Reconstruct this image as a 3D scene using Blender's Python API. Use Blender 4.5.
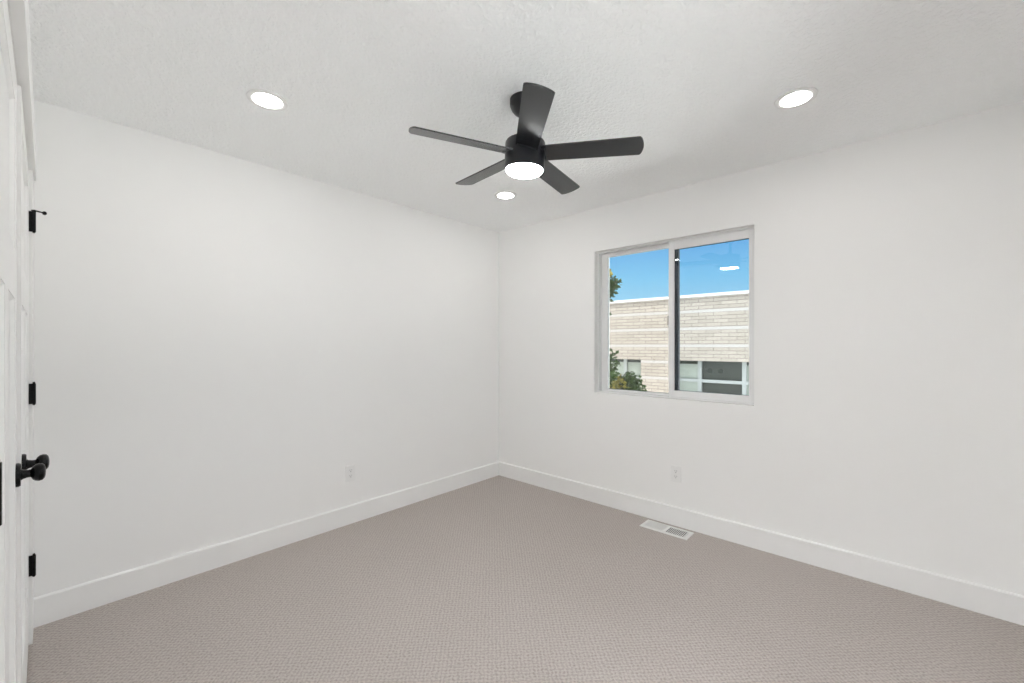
import bpy, bmesh, math, random
from mathutils import Vector, Matrix
for o in list(bpy.data.objects):
    bpy.data.objects.remove(o)
S = bpy.context.scene
COL = S.collection
R = math.radians
PI = math.pi

# ------------------------------------------------------------------ camera
F_PX = 421.3
YAW = 42.17674
cd = bpy.data.cameras.new('camera')
cd.sensor_fit = 'HORIZONTAL'
cd.sensor_width = 36.0
cd.lens = 36.0 * F_PX / 1024.0
cd.shift_y = 4.0 / 1024.0
cd.clip_start = 0.01
cd.clip_end = 400
cam = bpy.data.objects.new('camera', cd)
COL.objects.link(cam)
cam.location = (2.94995, -3.05928, 1.30167)
cam.rotation_euler = (R(90), 0, R(YAW))
S.camera = cam

# ------------------------------------------------------------------ world
SKY_STRENGTH = 1.0
w = bpy.data.worlds.new('sky')
S.world = w
w.use_nodes = True
nt = w.node_tree
nt.nodes.clear()
wo = nt.nodes.new('ShaderNodeOutputWorld')
bg = nt.nodes.new('ShaderNodeBackground')
bg.inputs['Strength'].default_value = SKY_STRENGTH
tc = nt.nodes.new('ShaderNodeTexCoord')
sx = nt.nodes.new('ShaderNodeSeparateXYZ')
rp = nt.nodes.new('ShaderNodeValToRGB')
nt.links.new(tc.outputs['Generated'], sx.inputs[0])
nt.links.new(sx.outputs['Z'], rp.inputs[0])
nt.links.new(rp.outputs['Color'], bg.inputs['Color'])
nt.links.new(bg.outputs[0], wo.inputs[0])
e = rp.color_ramp.elements
e[0].position = 0.0
e[0].color = (0.50, 0.74, 0.92, 1)
e[1].position = 1.0
e[1].color = (3.5, 3.6, 3.8, 1)
for p, c in ((0.07, (0.42, 0.74, 0.95, 1)), (0.15, (0.26, 0.64, 0.95, 1)), (0.235, (0.15, 0.45, 0.86, 1)), (0.28, (3.5, 3.6, 3.8, 1))):
    q = e.new(p)
    q.color = c

# ------------------------------------------------------------------ sun
SUN_STRENGTH = 13.5
sd = bpy.data.lights.new('sun', 'SUN')
sd.energy = SUN_STRENGTH
sd.angle = R(0.53)
sd.color = (1.0, 0.985, 0.96)
sun = bpy.data.objects.new('sun', sd)
COL.objects.link(sun)
SUN_EL, SUN_AZ = 62.0, 70.0          # azimuth away from the window wall's outward normal
d = Vector((math.sin(R(SUN_AZ)) * math.cos(R(SUN_EL)), math.cos(R(SUN_AZ)) * math.cos(R(SUN_EL)), -math.sin(R(SUN_EL))))
sun.rotation_euler = d.to_track_quat('-Z', 'Y').to_euler()
sun.location = (0, -20, 30)

# ------------------------------------------------------------------ exposure
S.view_settings.view_transform = 'Standard'
S.view_settings.look = 'None'
S.view_settings.gamma = 1.0
S.view_settings.use_curve_mapping = False
S.view_settings.exposure = 0.0
S.cycles.use_denoising = True
S.cycles.max_bounces = 16
S.cycles.diffuse_bounces = 10
S.cycles.transparent_max_bounces = 16
S.cycles.caustics_reflective = False
S.cycles.caustics_refractive = False
S.cycles.sample_clamp_indirect = 0.0

# lamp radiances
DOWN_L = 58.0
FAN_L = 60.0
ADDED_HALL_L = 150.0

# ------------------------------------------------------------------ helpers
def obj(name, bm, mat, parent=None, loc=(0, 0, 0), rot=(0, 0, 0), smooth=None, bevel=None):
    me = bpy.data.meshes.new(name)
    bmesh.ops.recalc_face_normals(bm, faces=bm.faces[:])
    bm.to_mesh(me)
    bm.free()
    o = bpy.data.objects.new(name, me)
    COL.objects.link(o)
    for m in (mat if isinstance(mat, (list, tuple)) else [mat]):
        me.materials.append(m)
    o.location = loc
    o.rotation_euler = rot
    if parent is not None:
        o.parent = parent
    if smooth is not None:
        for p in me.polygons:
            p.use_smooth = True
        me.set_sharp_from_angle(angle=R(smooth))
    if bevel:
        b = o.modifiers.new('bevel', 'BEVEL')
        b.width = bevel
        b.segments = 2
        b.limit_method = 'ANGLE'
        b.angle_limit = R(40)
    return o

def thing(name, label, cat, loc=(0, 0, 0), rot=(0, 0, 0), group=None):
    o = bpy.data.objects.new(name, None)
    o.empty_display_size = 0.1
    COL.objects.link(o)
    o.location = loc
    o.rotation_euler = rot
    o['label'] = label
    o['category'] = cat
    if group:
        o['group'] = group
    return o

def tag(o, label, cat, group=None, kind=None):
    o['label'] = label
    o['category'] = cat
    if group:
        o['group'] = group
    if kind:
        o['kind'] = kind
    return o

def struct(o, label=None, cat=None):
    o['kind'] = 'structure'
    if label:
        o['label'] = label
    if cat:
        o['category'] = cat
    return o

def box(bm, x0, x1, y0, y1, z0, z1, M=None, mi=0):
    vs = [bm.verts.new((x, y, z)) for z in (z0, z1) for y in (y0, y1) for x in (x0, x1)]
    if M is not None:
        for v in vs:
            v.co = M @ v.co
    for f in ((0, 1, 3, 2), (4, 5, 7, 6), (0, 1, 5, 4), (2, 3, 7, 6), (0, 2, 6, 4), (1, 3, 7, 5)):
        fc = bm.faces.new([vs[i] for i in f])
        fc.material_index = mi
    return vs

def boxes(*bs):
    bm = bmesh.new()
    for b in bs:
        box(bm, *b)
    return bm

def lathe(bm, prof, M=None, n=40):
    """profile of (radius, height) turned about local Z"""
    rings = []
    for r, z in prof:
        if r < 1e-6:
            rings.append([bm.verts.new((0, 0, z))])
        else:
            rings.append([bm.verts.new((r * math.cos(2 * PI * i / n), r * math.sin(2 * PI * i / n), z)) for i in range(n)])
    if M is not None:
        for rg in rings:
            for v in rg:
                v.co = M @ v.co
    for a, b in zip(rings, rings[1:]):
        for i in range(n):
            j = (i + 1) % n
            if len(a) == 1 and len(b) == 1:
                continue
            if len(a) == 1:
                bm.faces.new((a[0], b[i], b[j]))
            elif len(b) == 1:
                bm.faces.new((a[i], a[j], b[0]))
            else:
                bm.faces.new((a[i], a[j], b[j], b[i]))
    return bm

def lathe_bm(prof, M=None, n=40):
    return lathe(bmesh.new(), prof, M, n)

def prism(bm, pts, a0, a1, axis='z', M=None):
    """extrude a closed 2-D outline"""
    def mk(p, a):
        return {'z': (p[0], p[1], a), 'y': (p[0], a, p[1]), 'x': (a, p[0], p[1])}[axis]
    A = [bm.verts.new(mk(p, a0)) for p in pts]
    B = [bm.verts.new(mk(p, a1)) for p in pts]
    if M is not None:
        for v in A + B:
            v.co = M @ v.co
    bm.faces.new(A)
    bm.faces.new(B)
    for i in range(len(pts)):
        j = (i + 1) % len(pts)
        bm.faces.new((A[i], A[j], B[j], B[i]))
    return bm

def dup(root, loc, label=None, group=None):
    r = root.copy()
    COL.objects.link(r)
    r.location = loc
    if label:
        r['label'] = label
    if group:
        r['group'] = group
    for ch in list(root.children):
        c = ch.copy()
        COL.objects.link(c)
        c.parent = r
        for g in ch.children:
            k = g.copy()
            COL.objects.link(k)
            k.parent = c
    return r

# ------------------------------------------------------------------ materials
def new_mat(name):
    m = bpy.data.materials.new(name)
    m.use_nodes = True
    t = m.node_tree
    t.nodes.clear()
    out = t.nodes.new('ShaderNodeOutputMaterial')
    return m, t, out

def pbr(name, col, rough=0.5, metal=0.0, spec=0.5, var=0.0, vscale=6.0, bump=0.0, bscale=200.0, bdist=0.001, bdetail=3.0):
    m, t, out = new_mat(name)
    b = t.nodes.new('ShaderNodeBsdfPrincipled')
    t.links.new(b.outputs[0], out.inputs[0])
    b.inputs['Roughness'].default_value = rough
    b.inputs['Metallic'].default_value = metal
    b.inputs['Specular IOR Level'].default_value = spec
    b.inputs['Base Color'].default_value = (*col, 1)
    co = t.nodes.new('ShaderNodeTexCoord')
    if var > 0:
        n = t.nodes.new('ShaderNodeTexNoise')
        n.inputs['Scale'].default_value = vscale
        n.inputs['Detail'].default_value = 4
        t.links.new(co.outputs['Object'], n.inputs['Vector'])
        r = t.nodes.new('ShaderNodeValToRGB')
        r.color_ramp.elements[0].color = (*[c * (1 - var) for c in col], 1)
        r.color_ramp.elements[1].color = (*[min(1, c * (1 + var)) for c in col], 1)
        r.color_ramp.elements[0].position = 0.3
        r.color_ramp.elements[1].position = 0.7
        t.links.new(n.outputs['Fac'], r.inputs[0])
        t.links.new(r.outputs[0], b.inputs['Base Color'])
    if bump > 0:
        n = t.nodes.new('ShaderNodeTexNoise')
        n.inputs['Scale'].default_value = bscale
        n.inputs['Detail'].default_value = bdetail
        t.links.new(co.outputs['Object'], n.inputs['Vector'])
        bp = t.nodes.new('ShaderNodeBump')
        bp.inputs['Strength'].default_value = bump
        bp.inputs['Distance'].default_value = bdist
        t.links.new(n.outputs['Fac'], bp.inputs['Height'])
        t.links.new(bp.outputs[0], b.inputs['Normal'])
    return m

def emit(name, col, strength):
    m, t, out = new_mat(name)
    e = t.nodes.new('ShaderNodeEmission')
    e.inputs[0].default_value = (*col, 1)
    e.inputs[1].default_value = strength
    t.links.new(e.outputs[0], out.inputs[0])
    return m

def glass(name, tint):
    m, t, out = new_mat(name)
    tr = t.nodes.new('ShaderNodeBsdfTransparent')
    tr.inputs[0].default_value = (*tint, 1)
    gl = t.nodes.new('ShaderNodeBsdfGlossy')
    gl.inputs['Roughness'].default_value = 0.0
    fr = t.nodes.new('ShaderNodeFresnel')
    fr.inputs[0].default_value = 1.5
    mx = t.nodes.new('ShaderNodeMixShader')
    t.links.new(fr.outputs[0], mx.inputs[0])
    t.links.new(tr.outputs[0], mx.inputs[1])
    t.links.new(gl.outputs[0], mx.inputs[2])
    t.links.new(mx.outputs[0], out.inputs[0])
    return m

def math_node(t, op, a, b=None):
    n = t.nodes.new('ShaderNodeMath')
    n.operation = op
    for i, v in enumerate((a, b)):
        if v is None:
            continue
        if isinstance(v, (int, float)):
            n.inputs[i].default_value = v
        else:
            t.links.new(v, n.inputs[i])
    return n.outputs[0]

M_WALL = pbr('wall_paint', (0.90, 0.898, 0.888), 0.62, spec=0.3, bump=0.12, bscale=140, bdist=0.0015)
M_TRIM = pbr('white_trim_paint', (0.89, 0.89, 0.88), 0.35, spec=0.45, var=0.006)
M_DOOR = pbr('white_door_paint', (0.89, 0.89, 0.88), 0.38, spec=0.45, var=0.006)
M_PLASTIC = pbr('white_plastic', (0.86, 0.86, 0.85), 0.35, var=0.006)
M_VINYL = pbr('white_vinyl', (0.83, 0.83, 0.83), 0.35, var=0.006)
M_BLACK = pbr('matte_black_metal', (0.003, 0.003, 0.0035), 0.26, spec=0.25, var=0.1, vscale=40)
M_FAN = pbr('satin_black_housing', (0.008, 0.009, 0.012), 0.36, spec=0.45, var=0.1, vscale=30)
M_BLADE = pbr('charcoal_blade', (0.010, 0.0115, 0.014), 0.25, spec=0.8, var=0.12, vscale=14)
M_GASKET_SHADE = pbr('dark_gasket_and_shade', (0.03, 0.045, 0.06), 0.5, var=0.05)  # gasket colour, also used to paint the interlock's shade
M_RING = pbr('white_trim_ring', (0.82, 0.82, 0.81), 0.4, var=0.005)
M_DUCT_SHADE = pbr('dark_duct_shade', (0.02, 0.02, 0.02), 0.6, var=0.05)
M_SLOT = pbr('grey_slot', (0.16, 0.16, 0.16), 0.6, var=0.05)
M_VENT = pbr('white_enamel', (0.80, 0.80, 0.78), 0.35, var=0.006)
M_DISC = emit('downlight_diffuser', (1.03, 0.99, 0.95), DOWN_L)
M_LENS = emit('fan_light_lens', (0.97, 0.995, 1.0), FAN_L)
M_ADDED_HALL = emit('added_hall_lamp_glass', (0.95, 0.985, 1.045), ADDED_HALL_L)
M_GLASS = glass('clear_glass', (0.98, 0.99, 0.99))
M_GLASS2 = glass('sash_glass', (0.93, 0.96, 0.975))

def ceiling_mat():
    m, t, out = new_mat('textured_ceiling_paint')
    b = t.nodes.new('ShaderNodeBsdfPrincipled')
    t.links.new(b.outputs[0], out.inputs[0])
    b.inputs['Base Color'].default_value = (0.945, 0.955, 0.955, 1)
    b.inputs['Roughness'].default_value = 0.75
    b.inputs['Specular IOR Level'].default_value = 0.25
    co = t.nodes.new('ShaderNodeTexCoord')
    n = t.nodes.new('ShaderNodeTexNoise')
    n.inputs['Scale'].default_value = 55
    n.inputs['Detail'].default_value = 3
    n.inputs['Distortion'].default_value = 0.6
    t.links.new(co.outputs['Object'], n.inputs['Vector'])
    r = t.nodes.new('ShaderNodeValToRGB')
    r.color_ramp.elements[0].position = 0.40
    r.color_ramp.elements[1].position = 0.62
    t.links.new(n.outputs['Fac'], r.inputs[0])
    bp = t.nodes.new('ShaderNodeBump')
    bp.inputs['Strength'].default_value = 0.62
    bp.inputs['Distance'].default_value = 0.004
    t.links.new(r.outputs[0], bp.inputs['Height'])
    t.links.new(bp.outputs[0], b.inputs['Normal'])
    return m
M_CEIL = ceiling_mat()

def carpet_mat():
    m, t, out = new_mat('woven_loop_carpet')
    b = t.nodes.new('ShaderNodeBsdfPrincipled')
    t.links.new(b.outputs[0], out.inputs[0])
    b.inputs['Roughness'].default_value = 0.95
    b.inputs['Specular IOR Level'].default_value = 0.1
    co = t.nodes.new('ShaderNodeTexCoord')
    # wobble the loop lattice a little
    nz = t.nodes.new('ShaderNodeTexNoise')
    nz.inputs['Scale'].default_value = 38
    nz.inputs['Detail'].default_value = 2
    t.links.new(co.outputs['Object'], nz.inputs['Vector'])
    vm = t.nodes.new('ShaderNodeVectorMath')
    vm.operation = 'MULTIPLY_ADD'
    t.links.new(nz.outputs['Color'], vm.inputs[0])
    vm.inputs[1].default_value = (0.020, 0.020, 0)
    t.links.new(co.outputs['Object'], vm.inputs[2])
    sp = t.nodes.new('ShaderNodeSeparateXYZ')
    t.links.new(vm.outputs[0], sp.inputs[0])
    k = 2 * PI / 0.0238
    cx = math_node(t, 'COSINE', math_node(t, 'MULTIPLY', sp.outputs[0], k))
    cy = math_node(t, 'COSINE', math_node(t, 'MULTIPLY', sp.outputs[1], k))
    lat = math_node(t, 'MULTIPLY', cx, cy)            # staggered loop lattice, -1..1
    lat = math_node(t, 'MULTIPLY_ADD', lat, 0.5)
    lat.node.inputs[2].default_value = 0.5
    fine = t.nodes.new('ShaderNodeTexNoise')
    fine.inputs['Scale'].default_value = 120
    fine.inputs['Detail'].default_value = 3
    t.links.new(co.outputs['Object'], fine.inputs['Vector'])
    hgt = math_node(t, 'ADD', math_node(t, 'MULTIPLY', lat, 0.42), math_node(t, 'MULTIPLY', fine.outputs['Fac'], 1.1))
    ramp = t.nodes.new('ShaderNodeValToRGB')
    ramp.color_ramp.elements[0].position = 0.30
    ramp.color_ramp.elements[0].color = (0.328, 0.291, 0.268, 1)
    ramp.color_ramp.elements[1].position = 0.95
    ramp.color_ramp.elements[1].color = (0.575, 0.523, 0.492, 1)
    t.links.new(hgt, ramp.inputs[0])
    big = t.nodes.new('ShaderNodeTexNoise')
    big.inputs['Scale'].default_value = 2.2
    big.inputs['Detail'].default_value = 4
    t.links.new(co.outputs['Object'], big.inputs['Vector'])
    br = t.nodes.new('ShaderNodeValToRGB')
    br.color_ramp.elements[0].color = (0.94, 0.94, 0.93, 1)
    br.color_ramp.elements[1].color = (1, 1, 1, 1)
    t.links.new(big.outputs['Fac'], br.inputs[0])
    mx = t.nodes.new('ShaderNodeMix')
    mx.data_type = 'RGBA'
    mx.blend_type = 'MULTIPLY'
    mx.inputs['Factor'].default_value = 1.0
    t.links.new(ramp.outputs[0], mx.inputs['A'])
    t.links.new(br.outputs[0], mx.inputs['B'])
    t.links.new(mx.outputs['Result'], b.inputs['Base Color'])
    bp = t.nodes.new('ShaderNodeBump')
    bp.inputs['Strength'].default_value = 0.6
    bp.inputs['Distance'].default_value = 0.004
    t.links.new(hgt, bp.inputs['Height'])
    t.links.new(bp.outputs[0], b.inputs['Normal'])
    return m
M_CARPET = carpet_mat()

GZ = -0.35                          # outdoor ground level
BAND_Z0, BAND_P = 1.302, 0.495
def brick_mat():
    m, t, out = new_mat('pale_brick')
    b = t.nodes.new('ShaderNodeBsdfPrincipled')
    t.links.new(b.outputs[0], out.inputs[0])
    b.inputs['Roughness'].default_value = 0.85
    co = t.nodes.new('ShaderNodeTexCoord')
    sp = t.nodes.new('ShaderNodeSeparateXYZ')
    t.links.new(co.outputs['Object'], sp.inputs[0])
    h = BAND_P / 5
    zz = math_node(t, 'ADD', sp.outputs[2], GZ - (BAND_Z0 - h / 2) + 20 * h * 5)
    cb = t.nodes.new('ShaderNodeCombineXYZ')
    t.links.new(sp.outputs[0], cb.inputs[0])
    t.links.new(zz, cb.inputs[1])
    bk = t.nodes.new('ShaderNodeTexBrick')
    t.links.new(cb.outputs[0], bk.inputs['Vector'])
    bk.inputs['Scale'].default_value = 1.0
    bk.inputs['Brick Width'].default_value = 0.40
    bk.inputs['Row Height'].default_value = h
    bk.inputs['Mortar Size'].default_value = 0.007
    bk.inputs['Mortar Smooth'].default_value = 0.3
    bk.inputs['Bias'].default_value = 0.0
    bk.inputs['Color1'].default_value = (0.208, 0.183, 0.152, 1)
    bk.inputs['Color2'].default_value = (0.246, 0.219, 0.184, 1)
    bk.inputs['Mortar'].default_value = (0.070, 0.059, 0.047, 1)
    fr = math_node(t, 'FRACT', math_node(t, 'DIVIDE', zz, BAND_P))
    mask = math_node(t, 'LESS_THAN', fr, 0.16)
    mx = t.nodes.new('ShaderNodeMix')
    mx.data_type = 'RGBA'
    t.links.new(mask, mx.inputs['Factor'])
    t.links.new(bk.outputs['Color'], mx.inputs['A'])
    mx.inputs['B'].default_value = (0.262, 0.250, 0.232, 1)
    t.links.new(mx.outputs['Result'], b.inputs['Base Color'])
    return m
M_BRICK = brick_mat()
M_CAP = pbr('white_coping', (0.36, 0.355, 0.345), 0.5, var=0.01)
M_ALU = pbr('pale_aluminium', (0.23, 0.245, 0.232), 0.45, var=0.02)
M_SHOP_GLASS = pbr('green_grey_glass', (0.018, 0.023, 0.017), 0.12, spec=0.22, var=0.15, vscale=2.5)
M_BLIND = pbr('pale_green_blind', (0.21, 0.235, 0.198), 0.5, var=0.10, vscale=3)
M_CONCRETE = pbr('pale_concrete', (0.84, 0.83, 0.81), 0.9, var=0.05, vscale=0.8)
M_ADDED_LAWN = pbr('added_lawn', (0.045, 0.085, 0.025), 0.9, var=0.3, vscale=3)
M_LEAF = pbr('green_leaf', (0.022, 0.043, 0.008), 0.65, spec=0.15, var=0.35, vscale=2.5)
M_LEAF_Y = pbr('yellow_green_leaf', (0.20, 0.175, 0.035), 0.65, spec=0.15, var=0.4, vscale=5)
M_BARK = pbr('bark', (0.10, 0.075, 0.05), 0.9, var=0.3, vscale=12)

# ------------------------------------------------------------------ room shell
XR, YN, H = 3.42, -3.1165, 2.44
WX0, WX1, WZ0, WZ1 = 1.1045, 2.284, 0.911, 2.083       # window opening
TB = 0.16
HY = -4.45                          # far side of the unseen hall, added for its light
DX0, DX1, DZ = 2.50, 3.30, 2.06     # unseen opening, added to let the hall's light into the room
struct(obj('floor', boxes((-0.15, XR + TB, HY - 0.15, TB, -0.12, 0.0)), M_CARPET))
struct(obj('ceiling', boxes((-0.15, XR + TB, HY - 0.15, TB, H, H + 0.15)), M_CEIL))
struct(obj('wall_left', boxes((-0.15, 0, YN - 0.15, TB, 0, H)), M_WALL))

def ring_wall(x0, x1, z0, z1, hx0, hx1, hz0, hz1, y0, y1):
    """a wall slab with a rectangular hole, one clean shell"""
    bm = bmesh.new()
    def ring(y):
        o = [bm.verts.new(p) for p in ((x0, y, z0), (x1, y, z0), (x1, y, z1), (x0, y, z1))]
        i = [bm.verts.new(p) for p in ((hx0, y, hz0), (hx1, y, hz0), (hx1, y, hz1), (hx0, y, hz1))]
        return o, i
    o0, i0 = ring(y0)
    o1, i1 = ring(y1)
    for k in range(4):
        j = (k + 1) % 4
        bm.faces.new((o0[k], o0[j], i0[j], i0[k]))
        bm.faces.new((o1[k], o1[j], i1[j], i1[k]))
        bm.faces.new((o0[k], o0[j], o1[j], o1[k]))
        bm.faces.new((i0[k], i0[j], i1[j], i1[k]))
    return bm
W2Y = -1.75                       # centre of the unseen window added in the right wall
hw = (WX1 - WX0) / 2
struct(obj('wall_right', ring_wall(-TB, -HY + 0.15, 0, H, -W2Y - hw, -W2Y + hw, WZ0, WZ1, 0, TB), M_WALL, loc=(XR, 0, 0), rot=(0, 0, R(-90))))
struct(obj('wall_back', ring_wall(0, XR, 0, H, WX0, WX1, WZ0, WZ1, 0, TB), M_WALL))
# the near wall carries the closet doorway, a shallow recess behind the two leaves
CX0, CX1, CZ = 0.1765, 2.0065, 2.062
struct(obj('wall_near', boxes((0, CX0, YN - 0.15, YN, 0, H), (CX1, DX0, YN - 0.15, YN, 0, H), (DX1, XR, YN - 0.15, YN, 0, H), (DX0, DX1, YN - 0.15, YN, DZ, H),
                              (CX0, CX1, YN - 0.15, YN, CZ, H), (CX0, CX1, YN - 0.15, YN - 0.06, 0, CZ)), M_WALL))

struct(obj('wall_added_hall_far', boxes((1.45, XR, HY - 0.15, HY, 0, H)), M_WALL))  # walls of the unseen hall, added to carry its lamp light
struct(obj('wall_added_hall_left', boxes((1.45, 1.60, HY, YN - 0.15, 0, H)), M_WALL))

# baseboards: flat board with an eased top
BH, BT = 0.1345, 0.0145
def base_profile(s):
    return [(0, 0), (s * BT, 0), (s * BT, BH - 0.006), (s * (BT - 0.005), BH), (0, BH)]
bm = prism(bmesh.new(), base_profile(1), YN + 0.015, 0, 'y')
struct(obj('baseboard_left', bm, M_TRIM))
bm = prism(bmesh.new(), base_profile(-1), 0.0, XR, 'x')
struct(obj('baseboard_back', bm, M_TRIM))
bm = prism(bmesh.new(), [(XR + x, z) for x, z in base_profile(-1)], YN, 0, 'y')
struct(obj('baseboard_right', bm, M_TRIM))
bm = prism(bmesh.new(), [(YN + x, z) for x, z in base_profile(1)], 2.112, DX0 - 0.096, 'x')
struct(obj('baseboard_near', bm, M_TRIM))

# closet casing
struct(obj('trim_1', boxes((0.001, 0.168, YN, -3.1010, 0, 2.065)), M_TRIM, bevel=0.001))
struct(obj('trim_2', boxes((0.001, 2.125, YN, -3.0925, 2.065, 2.205)), M_TRIM, bevel=0.001))
struct(obj('trim_3', boxes((2.015, 2.110, YN, -3.1080, 0, 2.065)), M_TRIM, bevel=0.001))

# casing of the added hall opening
struct(obj('trim_4', boxes((DX0 - 0.095, DX0 - 0.005, YN, -3.1010, 0, DZ + 0.005)), M_TRIM, bevel=0.001))
struct(obj('trim_5', boxes((DX1 + 0.005, DX1 + 0.095, YN, -3.1010, 0, DZ + 0.005)), M_TRIM, bevel=0.001))
struct(obj('trim_6', boxes((DX0 - 0.110, DX1 + 0.110, YN, -3.0925, DZ + 0.005, DZ + 0.145)), M_TRIM, bevel=0.001))

# ------------------------------------------------------------------ closet doors
LW, LH, LT = 0.911, 2.035, 0.036
def leaf_bm(sgn):
    """craftsman leaf: one wide top panel, two tall panels; local x runs sgn*(0..LW) from the hinge, face at y=0"""
    bm = bmesh.new()
    st, mul = 0.112, 0.105
    z0, z1, z2, z3 = 0.285, 1.415, 1.545, 1.950
    xs = [0, st, LW / 2 - mul / 2, LW / 2 + mul / 2, LW - st, LW]
    rec = 0.010
    def b(xa, xb, za, zb, yf=0.0):
        a, c = sorted((sgn * xa, sgn * xb))
        box(bm, a, c, -LT, yf, za, zb)
    b(xs[0], xs[1], 0, LH); b(xs[4], xs[5], 0, LH)
    b(xs[1], xs[4], 0, z0); b(xs[1], xs[4], z1, z2); b(xs[1], xs[4], z3, LH)
    b(xs[2], xs[3], z0, z1)
    b(xs[1], xs[2], z0, z1, -rec); b(xs[3], xs[4], z0, z1, -rec)
    b(xs[1], xs[4], z2, z3, -rec)
    # small sloped sticking round each panel
    for (xa, xb, za, zb) in ((xs[1], xs[2], z0, z1), (xs[3], xs[4], z0, z1), (xs[1], xs[4], z2, z3)):
        s = 0.008
        o = [(xa, za), (xb, za), (xb, zb), (xa, zb)]
        i = [(xa + s, za + s), (xb - s, za + s), (xb - s, zb - s), (xa + s, zb - s)]
        ov = [bm.verts.new((sgn * p[0], -0.0015, p[1])) for p in o]
        iv = [bm.verts.new((sgn * p[0], -rec + 0.0004, p[1])) for p in i]
        for k in range(4):
            j = (k + 1) % 4
            bm.faces.new((ov[k], ov[j], iv[j], iv[k]))
    return bm

MY = Matrix.Rotation(R(-90), 4, 'X')       # local Z -> +Y
def closet_door(name, label, loc, rz, sgn, hz, hx, stop, hy=0.0155):
    root = thing(name, label, 'door', loc, (0, 0, rz))
    struct(root)
    obj('door_leaf', leaf_bm(sgn), M_DOOR, root)
    kx, kz = sgn * (LW - 0.068), 0.932
    kn = obj('door_knob', lathe_bm([(0, 0.0262), (0.0105, 0.0262), (0.0115, 0.0275), (0.018, 0.0305), (0.0228, 0.036), (0.0246, 0.0425),
                                    (0.0232, 0.049), (0.0175, 0.0535), (0.009, 0.0553), (0, 0.0558)]), M_BLACK, root,
             (kx, 0, kz), (R(-90), 0, 0), smooth=50)
    kn['label'] = 'matte black knob'
    obj('rosette', lathe_bm([(0, 0), (0.0325, 0), (0.0325, 0.005), (0.030, 0.009), (0.016, 0.0095), (0.013, 0.013), (0.0108, 0.020), (0.0108, 0.0265), (0, 0.0265)]),
        M_BLACK, kn, smooth=40)
    for z in hz:
        hb = bmesh.new()
        M = Matrix.Translation((hx, hy, z - 0.0445))
        lathe(hb, [(0, -0.006), (0.003, -0.005), (0.0045, -0.002), (0.004, 0), (0.0062, 0), (0.0062, 0.0295), (0.0057, 0.0298), (0.0057, 0.0302), (0.0062, 0.0305), (0.0062, 0.0585),
                   (0.0057, 0.0588), (0.0057, 0.0592), (0.0062, 0.0595), (0.0062, 0.089), (0.004, 0.089), (0.0045, 0.092), (0.003, 0.096), (0, 0.097)], M, 20)
        hg = obj('hinge', hb, M_BLACK, root, smooth=40)
        hg['label'] = 'black butt hinge'
        x0, x1 = sorted((hx - sgn * 0.0045, hx - sgn * 0.0005))
        obj('hinge_plate', boxes((x0, x1, 0.0005, hy + 0.001, z - 0.0445, z + 0.0445)), M_BLACK, hg)
        if stop and z == max(hz):
            sb = bmesh.new()
            dirv = Vector((-sgn * 0.30, 1.0, -0.10)).normalized()
            M = Matrix.Translation((hx, hy, z + 0.049)) @ dirv.to_track_quat('Z', 'Y').to_matrix().to_4x4()
            lathe(sb, [(0, 0), (0.0036, 0), (0.0030, 0.024), (0.0030, 0.026), (0.0070, 0.027), (0.0085, 0.031), (0.0082, 0.035), (0.005, 0.0385), (0, 0.039)], M, 16)
            lathe(sb, [(0, -0.002), (0.0085, -0.002), (0.0085, 0.002), (0, 0.002)], Matrix.Translation((hx, hy, z + 0.0478)), 18)
            s2 = Vector((sgn * 0.9, 0.12, 0.25)).normalized()
            obj('door_stop', sb, M_BLACK, hg, smooth=40)
    return root
HZ = [0.331, 1.079, 1.829]
closet_door('door_1', 'far leaf of the white panelled closet doors, hinged beside the left wall', (0.1785, -3.1130, 0.0125), math.atan2(0.0035, LW), 1, HZ, -0.006, True)
closet_door('door_2', 'near leaf of the white panelled closet doors, cut by the photo edge', (2.0045, -3.1168, 0.0125), 0, -1, HZ, 0.006, True, 0.0085)

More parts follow.
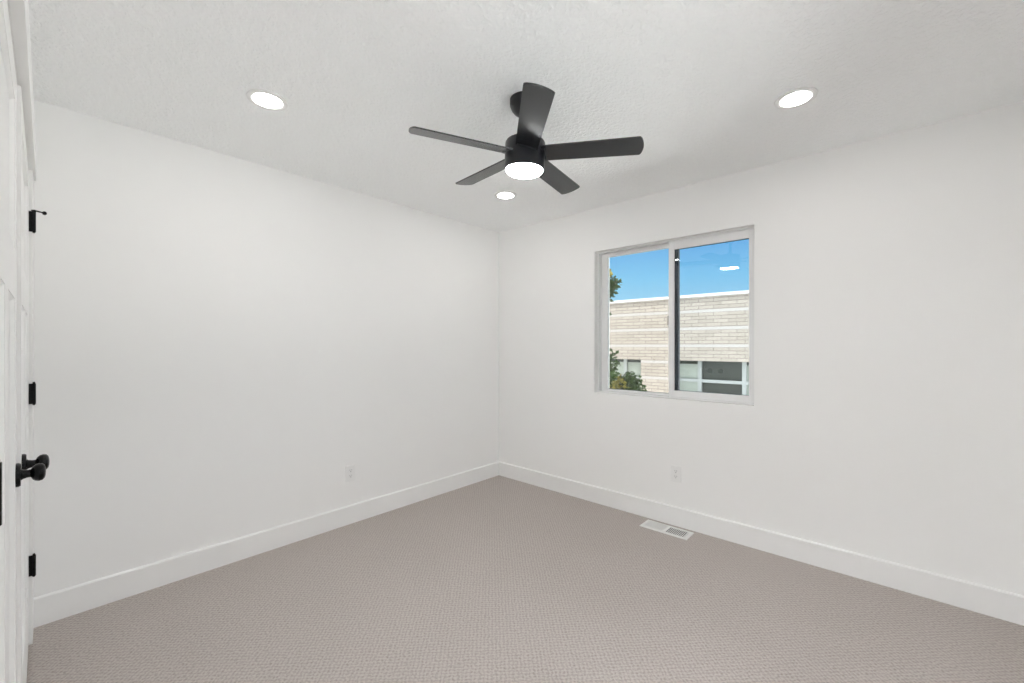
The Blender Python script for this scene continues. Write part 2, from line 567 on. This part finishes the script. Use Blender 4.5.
# ------------------------------------------------------------------ window
M_LATCH = pbr('beige_latch', (0.55, 0.52, 0.48), 0.4, var=0.03)
def make_window(name, label, loc, rz):
    win = thing(name, label, 'window', loc, (0, 0, rz))
    struct(win)
    wx, wz = (WX0 + WX1) / 2, WZ0
    def wbox(*bs):
        bm = bmesh.new()
        for b in bs:
            box(bm, b[0] - wx, b[1] - wx, b[2], b[3], b[4] - wz, b[5] - wz)
        return bm
    fx0, fx1, fz0, fz1 = WX0 + 0.0005, WX1 - 0.0005, WZ0 + 0.0005, WZ1 - 0.0005
    g0 = 1.706     # where the sash begins
    def frame_boxes(x0, x1, z0, z1, t, tb, tt, y0, y1, tr=None):
        tr = t if tr is None else tr
        return [(x0, x0 + t, y0, y1, z0, z1), (x1 - tr, x1, y0, y1, z0, z1),
                (x0 + t, x1 - tr, y0, y1, z0, z0 + tb), (x0 + t, x1 - tr, y0, y1, z1 - tt, z1)]
    obj('window_frame', wbox(*(frame_boxes(fx0, fx1, fz0, fz1, 0.010, 0.010, 0.010, 0.050, 0.135)
                               + frame_boxes(fx0 + 0.010, fx1 - 0.010, fz0 + 0.010, fz1 - 0.010, 0.030, 0.008, 0.014, 0.098, 0.135))), M_VINYL, win, bevel=0.0015)
    fl = obj('fixed_lite', wbox(*frame_boxes(1.135, 1.745, 0.919, 2.066, 0.038, 0.020, 0.024, 0.088, 0.128, 0.030)), M_VINYL, win, bevel=0.002)
    obj('pane', wbox((1.170, 1.720, 0.106, 0.110, 0.936, 2.045)), M_GLASS, fl)
    obj('gasket', wbox(*frame_boxes(1.1722, 1.716, 0.9382, 2.0428, 0.003, 0.003, 0.003, 0.1035, 0.1055)), M_GASKET_SHADE, fl)
    sa = obj('sliding_sash', wbox(*frame_boxes(g0, 2.2735, 0.9225, 2.0705, 0.041, 0.046, 0.058, 0.052, 0.086, 0.032)), M_VINYL, win, bevel=0.002)
    obj('pane', wbox((1.740, 2.2455, 0.068, 0.072, 0.960, 2.020)), M_GLASS2, sa)
    obj('gasket', wbox(*frame_boxes(1.7475, 2.2412, 0.9690, 2.0122, 0.0025, 0.0025, 0.004, 0.0655, 0.0675)), M_GASKET_SHADE, sa)
    obj('interlock', wbox((1.7475, 1.7715, 0.0745, 0.100, 0.9695, 2.012)), M_GASKET_SHADE, sa)  # interlock standing in shade; the shade is put into its dark colour
    lt = bmesh.new()
    prism(lt, [(0, 0), (0.014, 0.006), (0.014, 0.066), (0, 0.075)], 0.052, 0.078, 'y', Matrix.Translation((g0 - 0.014 - wx, 0, 1.448 - wz)))
    obj('sash_latch', lt, M_LATCH, sa, bevel=0.002)
    return win
make_window('window_1', 'white vinyl sliding window looking out on a brick building', ((WX0 + WX1) / 2, 0.0, WZ0), 0)
make_window('added_window', 'unseen white vinyl sliding window, added in the right wall for more light', (XR, W2Y, WZ0), R(-90))  # unseen window, added so daylight lifts the ceiling and walls

# ------------------------------------------------------------------ outlets
def outlet(label, loc, rz):
    t = thing('wall_outlet', label, 'outlet', loc, (0, 0, rz))
    bm = boxes((0, 0.0075, -0.037, 0.037, -0.0585, 0.0585))
    obj('cover_plate', bm, M_PLASTIC, t, bevel=0.0025)
    for zc in (0.0195, -0.0195):
        pts = []
        for k in range(36):
            a = 2 * PI * k / 36
            pts.append((0.0172 * math.cos(a), max(-0.0142, min(0.0142, 0.0172 * math.sin(a))) + zc))
        s = obj('receptacle', prism(bmesh.new(), pts, 0.007, 0.0088, 'x'), M_PLASTIC, t)
        sl = bmesh.new()
        box(sl, 0.0086, 0.0090, -0.0078, -0.0054, zc + 0.000, zc + 0.0095)
        box(sl, 0.0086, 0.0090, 0.0054, 0.0078, zc + 0.001, zc + 0.0085)
        prism(sl, [(0.003 * math.cos(2 * PI * k / 14), zc - 0.0068 + 0.003 * math.sin(2 * PI * k / 14)) for k in range(14)], 0.0086, 0.0090, 'x')
        obj('slot', sl, M_SLOT, s)
    obj('screw', lathe_bm([(0, 0.007), (0.003, 0.007), (0.003, 0.0082), (0.0015, 0.0087), (0, 0.0087)], Matrix.Rotation(R(90), 4, 'Y'), 14), M_PLASTIC, t)
    return t
outlet('white wall outlet on the blank left-hand wall', (0.0003, -1.568, 0.367), 0)
outlet('white wall outlet under the window, above the floor vent', (1.783, -0.0003, 0.372), R(-90))

# ------------------------------------------------------------------ floor vent
vt = thing('floor_vent', 'white metal floor vent set in the carpet below the window', 'vent', (1.757, -0.1195, 0.0))
VX, VY = 0.168, 0.0725
def vent_frame():
    bm = bmesh.new()
    zt = 0.0062
    ix = (-VX + 0.026, -0.007, 0.007, VX - 0.026)
    iy = VY - 0.022
    # sloped rim
    def slab(x0, x1, y0, y1):
        box(bm, x0, x1, y0, y1, 0.0008, zt)
    slab(-VX + 0.006, VX - 0.006, -VY + 0.006, -iy)
    slab(-VX + 0.006, VX - 0.006, iy, VY - 0.006)
    slab(-VX + 0.006, ix[0], -iy, iy)
    slab(ix[1], ix[2], -iy, iy)
    slab(ix[3], VX - 0.006, -iy, iy)
    o = [(-VX, -VY), (VX, -VY), (VX, VY), (-VX, VY)]
    i = [(-VX + 0.006, -VY + 0.006), (VX - 0.006, -VY + 0.006), (VX - 0.006, VY - 0.006), (-VX + 0.006, VY - 0.006)]
    ov = [bm.verts.new((*p, 0.001)) for p in o]
    iv = [bm.verts.new((*p, zt)) for p in i]
    for k in range(4):
        j = (k + 1) % 4
        bm.faces.new((ov[k], ov[j], iv[j], iv[k]))
    return bm, ix, iy
bm, ix, iy = vent_frame()
obj('vent_frame', bm, M_VENT, vt)
obj('duct_shade', boxes((ix[0], ix[3], -iy, iy, 0.0004, 0.0010)), M_DUCT_SHADE, vt)  # solid dark plate, its colour stands in for shade inside the duct
for (xa, xb, tilt) in ((ix[0], ix[1], 44), (ix[2], ix[3], -22)):
    lb = bmesh.new()
    n = 11
    for k in range(n):
        xc = xa + (xb - xa) * (k + 0.5) / n
        box(lb, -0.0048, 0.0048, -iy, iy, -0.0006, 0.0006, Matrix.Translation((xc, 0, 0.0045)) @ Matrix.Rotation(R(tilt), 4, 'Y') )
    obj('louver', lb, M_VENT, vt)

# ------------------------------------------------------------------ recessed lights
def recessed_light(label, loc):
    t = thing('recessed_light', label, 'ceiling light', loc, group='recessed ceiling lights')
    obj('trim_ring', lathe_bm([(0.060, 0.0), (0.0835, 0.0), (0.084, -0.003), (0.0825, -0.0075), (0.077, -0.0095), (0.064, -0.0085), (0.060, -0.006), (0.060, 0.0)], n=64), M_RING, t, smooth=40)
    obj('diffuser', lathe_bm([(0, -0.0074), (0.05, -0.0072), (0.0605, -0.0062)], n=64), M_DISC, t)
    return t
rl = recessed_light('round ceiling light nearest the closet doors, above the left wall', (0.802, -2.374, H))
dup(rl, (2.616, -0.750, H), 'round ceiling light to the right of the fan, near the window wall')
dup(rl, (0.775, -0.732, H), 'small-looking round ceiling light beyond the fan, in the far corner')
dup(rl, (2.600, -2.380, H), 'unseen round ceiling light, added at the near right of the fan')  # unseen fourth light, placed by symmetry and added for more light

# unseen dome lamp, added in the hall to brighten the room evenly
hl = thing('added_hall_lamp', 'unseen glass dome ceiling lamp, added in the hall to brighten the room', 'ceiling light', (2.72, -3.86, H))
obj('lamp_base', lathe_bm([(0, 0), (0.165, 0), (0.165, -0.022), (0.158, -0.026), (0, -0.026)], n=48), M_RING, hl, smooth=40)
obj('lamp_shade', lathe_bm([(0.152, -0.026), (0.150, -0.045), (0.135, -0.068), (0.105, -0.088), (0.06, -0.100), (0, -0.105)], n=48), M_ADDED_HALL, hl, smooth=60)

# ------------------------------------------------------------------ ceiling fan
fan = thing('ceiling_fan', 'black five-blade ceiling fan with a lit round lens', 'ceiling fan', (1.684, -1.5715, H))
obj('canopy', lathe_bm([(0, 0), (0.0705, 0), (0.0705, -0.018), (0.069, -0.030), (0.063, -0.045), (0.053, -0.058), (0.040, -0.068), (0.026, -0.073), (0, -0.073)], n=48), M_FAN, fan, smooth=50)
nrm = Vector((0.0323, 0.0188, 1)).normalized()
TILT = Matrix.Translation((0.0016, -0.0036, -0.2547)) @ Vector((0, 0, 1)).rotation_difference(nrm).to_matrix().to_4x4()
obj('downrod', lathe_bm([(0, 0.19), (0.0125, 0.19), (0.0125, 0.085), (0.024, 0.083), (0.026, 0.066), (0.026, 0.055), (0, 0.055)], TILT, 24), M_FAN, fan, smooth=40)
mh = obj('motor_housing', lathe_bm([(0, 0.058), (0.080, 0.058), (0.0885, 0.055), (0.0925, 0.048), (0.0925, -0.068), (0.0915, -0.074), (0.0895, -0.076), (0.0868, -0.0745), (0.0868, -0.064), (0, -0.064)], TILT, 64), M_FAN, fan, smooth=35)
ln = obj('light_lens', lathe_bm([(0.0864, -0.0725), (0.0845, -0.078), (0.078, -0.083), (0.06, -0.0865), (0.03, -0.0883), (0, -0.089)], TILT, 64), M_LENS, fan, smooth=60)
ln['label'] = 'glowing white lens'
PH0, RT, PITCH = 0.4877, 0.5225, -0.2237
def blade_bm(az):
    bm = bmesh.new()
    w0, w1, r0, th = 0.100, 0.1144, 0.070, 0.006
    Rc = 0.513
    pts = [(r0, -w0 / 2), (Rc - 0.004, -w1 / 2 + 0.0005), (Rc, -w1 / 2 + 0.004)]
    n = 14
    for k in range(1, n):
        y = -w1 / 2 + 0.004 + (w1 - 0.008) * k / n
        pts.append((Rc + 0.0135 * (1 - (2 * y / w1) ** 2), y))
    pts += [(Rc, w1 / 2 - 0.004), (Rc - 0.004, w1 / 2 - 0.0005), (r0, w0 / 2)]
    M = TILT @ Matrix.Rotation(az, 4, 'Z') @ Matrix.Rotation(PITCH, 4, 'X')
    prism(bm, pts, -th / 2, th / 2, 'z', M)
    return bm
for k in range(5):
    az = PH0 + k * 2 * PI / 5
    bl = obj('blade', blade_bm(az), M_BLADE, fan)
    b2 = bmesh.new()
    box(b2, 0.078, 0.097, -0.042, 0.042, -0.0065, 0.0065, TILT @ Matrix.Rotation(az, 4, 'Z') @ Matrix.Rotation(PITCH, 4, 'X'))
    obj('blade_bracket', b2, M_FAN, bl, bevel=0.002)

# ------------------------------------------------------------------ outdoors
G3 = -3.0 - GZ
struct(obj('ground', boxes((-60, 60, -25, 80, GZ - 0.3, GZ)), M_CONCRETE))
added_lawn = struct(obj('added_lawn', boxes((-60, 4.6, TB + 0.01, 3.15, GZ + 0.001, GZ + 0.015)), M_ADDED_LAWN))  # unseen dark strip, added to cut the light bounced onto the ceiling edge

BD = 9.5
bld = thing('brick_building', 'pale brick commercial building with white bands and a flat roof, across the yard', 'building', (0, BD, GZ))
BW0, BW1 = -16.0, 12.0
WH, WB = 0.855, -0.18          # window head and bottom
wins = [(-6.55, -2.955, [-3.60]), (-1.96, 3.5, [-1.245, -0.075, 1.10, 2.27])]
wb = bmesh.new()
def lb(x0, x1, y0, y1, z0, z1):
    box(wb, x0, x1, y0, y1, z0 - GZ, z1 - GZ)
TOP = 2.69
lb(BW0, BW1, 0, 0.35, WH, TOP)
lb(BW0, BW1, 0, 0.35, GZ, WB)
lb(BW0, wins[0][0], 0, 0.35, WB, WH)
lb(wins[0][1], wins[1][0], 0, 0.35, WB, WH)
lb(wins[1][1], BW1, 0, 0.35, WB, WH)
lb(BW0, BW1, 0.35, 8.0, GZ, 2.45)
wl = obj('wall', wb, M_BRICK, bld)
cp = bmesh.new()
box(cp, BW0 - 0.05, BW1 + 0.05, -0.03, 0.36, TOP - GZ, 2.775 - GZ)
obj('roof_coping', cp, M_CAP, bld, bevel=0.006)
RAIL = 0.275
def shop_window(x0, x1, muls):
    bm = bmesh.new()
    t = 0.055
    def q(a, b, c, d, ya=0.22, yb=0.29):
        box(bm, a, b, ya, yb, c - GZ, d - GZ)
    q(x0, x1, WB, WB + t)
    q(x0, x0 + t, WB, WH); q(x1 - t, x1, WB, WH)
    for m in muls:
        q(m - t, m + t, WB, WH)
    q(x0, x1, RAIL - 0.045, RAIL + 0.045, 0.225, 0.285)
    fr = obj('window', bm, M_ALU, bld, bevel=0.004)
    g = bmesh.new()
    box(g, x0, x1, 0.29, 0.30, WB - GZ, WH - GZ)
    obj('pane', g, M_SHOP_GLASS, fr)
    return fr
frs = [shop_window(*a) for a in wins]
for fr, x0, x1 in ((frs[0], -6.5, -3.01), (frs[1], -1.9, -1.30), (frs[1], -0.02, 3.45)):
    g = bmesh.new()
    box(g, x0, x1, 0.283, 0.289, WB + 0.05 - GZ, WH - 0.10 - GZ)
    obj('blind', g, M_BLIND, fr)

random.seed(4)
def leaves_bm(blobs, size, mats=1):
    """clusters of small folded leaves: blobs = (centre, radii, count)"""
    bm = bmesh.new()
    for c, r, n, mi in blobs:
        for _ in range(n):
            v = Vector((random.gauss(0, 1), random.gauss(0, 1), random.gauss(0, 1))).normalized() * (random.random() ** 0.4)
            p = Vector(c) + Vector((v.x * r[0], v.y * r[1], v.z * r[2]))
            a = Vector((random.gauss(0, 1), random.gauss(0, 1), random.gauss(0, 0.6) - 0.3)).normalized()
            s = a.cross(Vector((random.gauss(0, 1), random.gauss(0, 1), random.gauss(0, 1)))).normalized()
            L = size * random.uniform(0.7, 1.3)
            wd = L * 0.36
            nn = a.cross(s) * wd * 0.3
            t0 = bm.verts.new(p); t1 = bm.verts.new(p + a * L)
            l = bm.verts.new(p + a * L * 0.45 + s * wd + nn); r_ = bm.verts.new(p + a * L * 0.45 - s * wd + nn)
            f1 = bm.faces.new((t0, l, t1)); f2 = bm.faces.new((t0, t1, r_))
            f1.material_index = f2.material_index = mi
    return bm
def limb(bm, a, b, r0, r1, n=10):
    a, b = Vector(a), Vector(b)
    M = Matrix.Translation(a) @ (b - a).to_track_quat('Z', 'Y').to_matrix().to_4x4()
    lathe(bm, [(0, 0), (r0, 0), (r1, (b - a).length), (0, (b - a).length)], M, n)

# a street tree whose crown edge shows at the left of the window
TX, TY = -3.05, 6.6
tr = thing('tree', 'tall green tree at the left edge of the window, in front of the brick building', 'tree', (TX, TY, GZ))
bm = bmesh.new()
limb(bm, (0, 0, 0), (0.05, 0, 2.6 + G3), 0.11, 0.085)
limb(bm, (0.05, 0, 2.6 + G3), (-0.05, 0.05, 4.6 + G3), 0.085, 0.05)
limb(bm, (-0.05, 0.05, 4.6 + G3), (0.0, 0, 6.0 + G3), 0.05, 0.02)
limb(bm, (0.02, 0, 3.2 + G3), (0.62, 0.1, 3.75 + G3), 0.045, 0.015)
limb(bm, (-0.04, 0, 4.9 + G3), (0.62, -0.1, 5.85 + G3), 0.035, 0.012)
limb(bm, (0.0, 0, 3.9 + G3), (-0.9, 0.2, 5.0 + G3), 0.045, 0.015)
obj('trunk', bm, M_BARK, tr, smooth=60)
g = -GZ
blobs = [((-0.35, 0.0, 2.4 + g), (0.85, 0.8, 0.9), 900, 0), ((-0.5, 0, 1.2 + g), (1.0, 1.0, 0.9), 900, 0),
         ((0.66, -0.06, 2.85 + g), (0.27, 0.2, 0.20), 170, 0), ((0.52, -0.05, 2.62 + g), (0.26, 0.2, 0.18), 150, 0), ((0.52, -0.1, 3.16 + g), (0.14, 0.12, 0.12), 60, 1),
         ((0.36, 0, 1.28 + g), (0.22, 0.3, 0.22), 60, 0), ((0.44, 0.05, 0.78 + g), (0.40, 0.35, 0.45), 330, 0)]
obj('foliage', leaves_bm(blobs, 0.125), [M_LEAF, M_LEAF_Y], tr)
# a lower tree with yellowing leaves
SX, SY = -2.35, 7.4
sh = thing('small_tree', 'low yellow-green tree before the lower left window of the brick building', 'tree', (SX, SY, GZ))
bm = bmesh.new()
limb(bm, (0, 0, 0), (0.03, 0, 1.6 + G3), 0.06, 0.045)
limb(bm, (0.03, 0, 1.6 + G3), (-0.1, 0, 2.9 + G3), 0.045, 0.02)
limb(bm, (0.03, 0, 1.7 + G3), (0.25, 0.1, 2.8 + G3), 0.035, 0.012)
limb(bm, (0.03, 0, 1.6 + G3), (-0.4, 0.1, 2.7 + G3), 0.035, 0.012)
obj('trunk', bm, M_BARK, sh, smooth=60)
blobs = [((-0.30, -0.15, 0.12 + g), (0.40, 0.3, 0.40), 620, 1), ((0.02, 0.1, 0.20 + g), (0.33, 0.4, 0.42), 520, 0), ((-0.1, 0, 0.05 + g), (0.7, 0.6, 0.3), 300, 0)]
obj('foliage', leaves_bm(blobs, 0.11), [M_LEAF, M_LEAF_Y], sh)
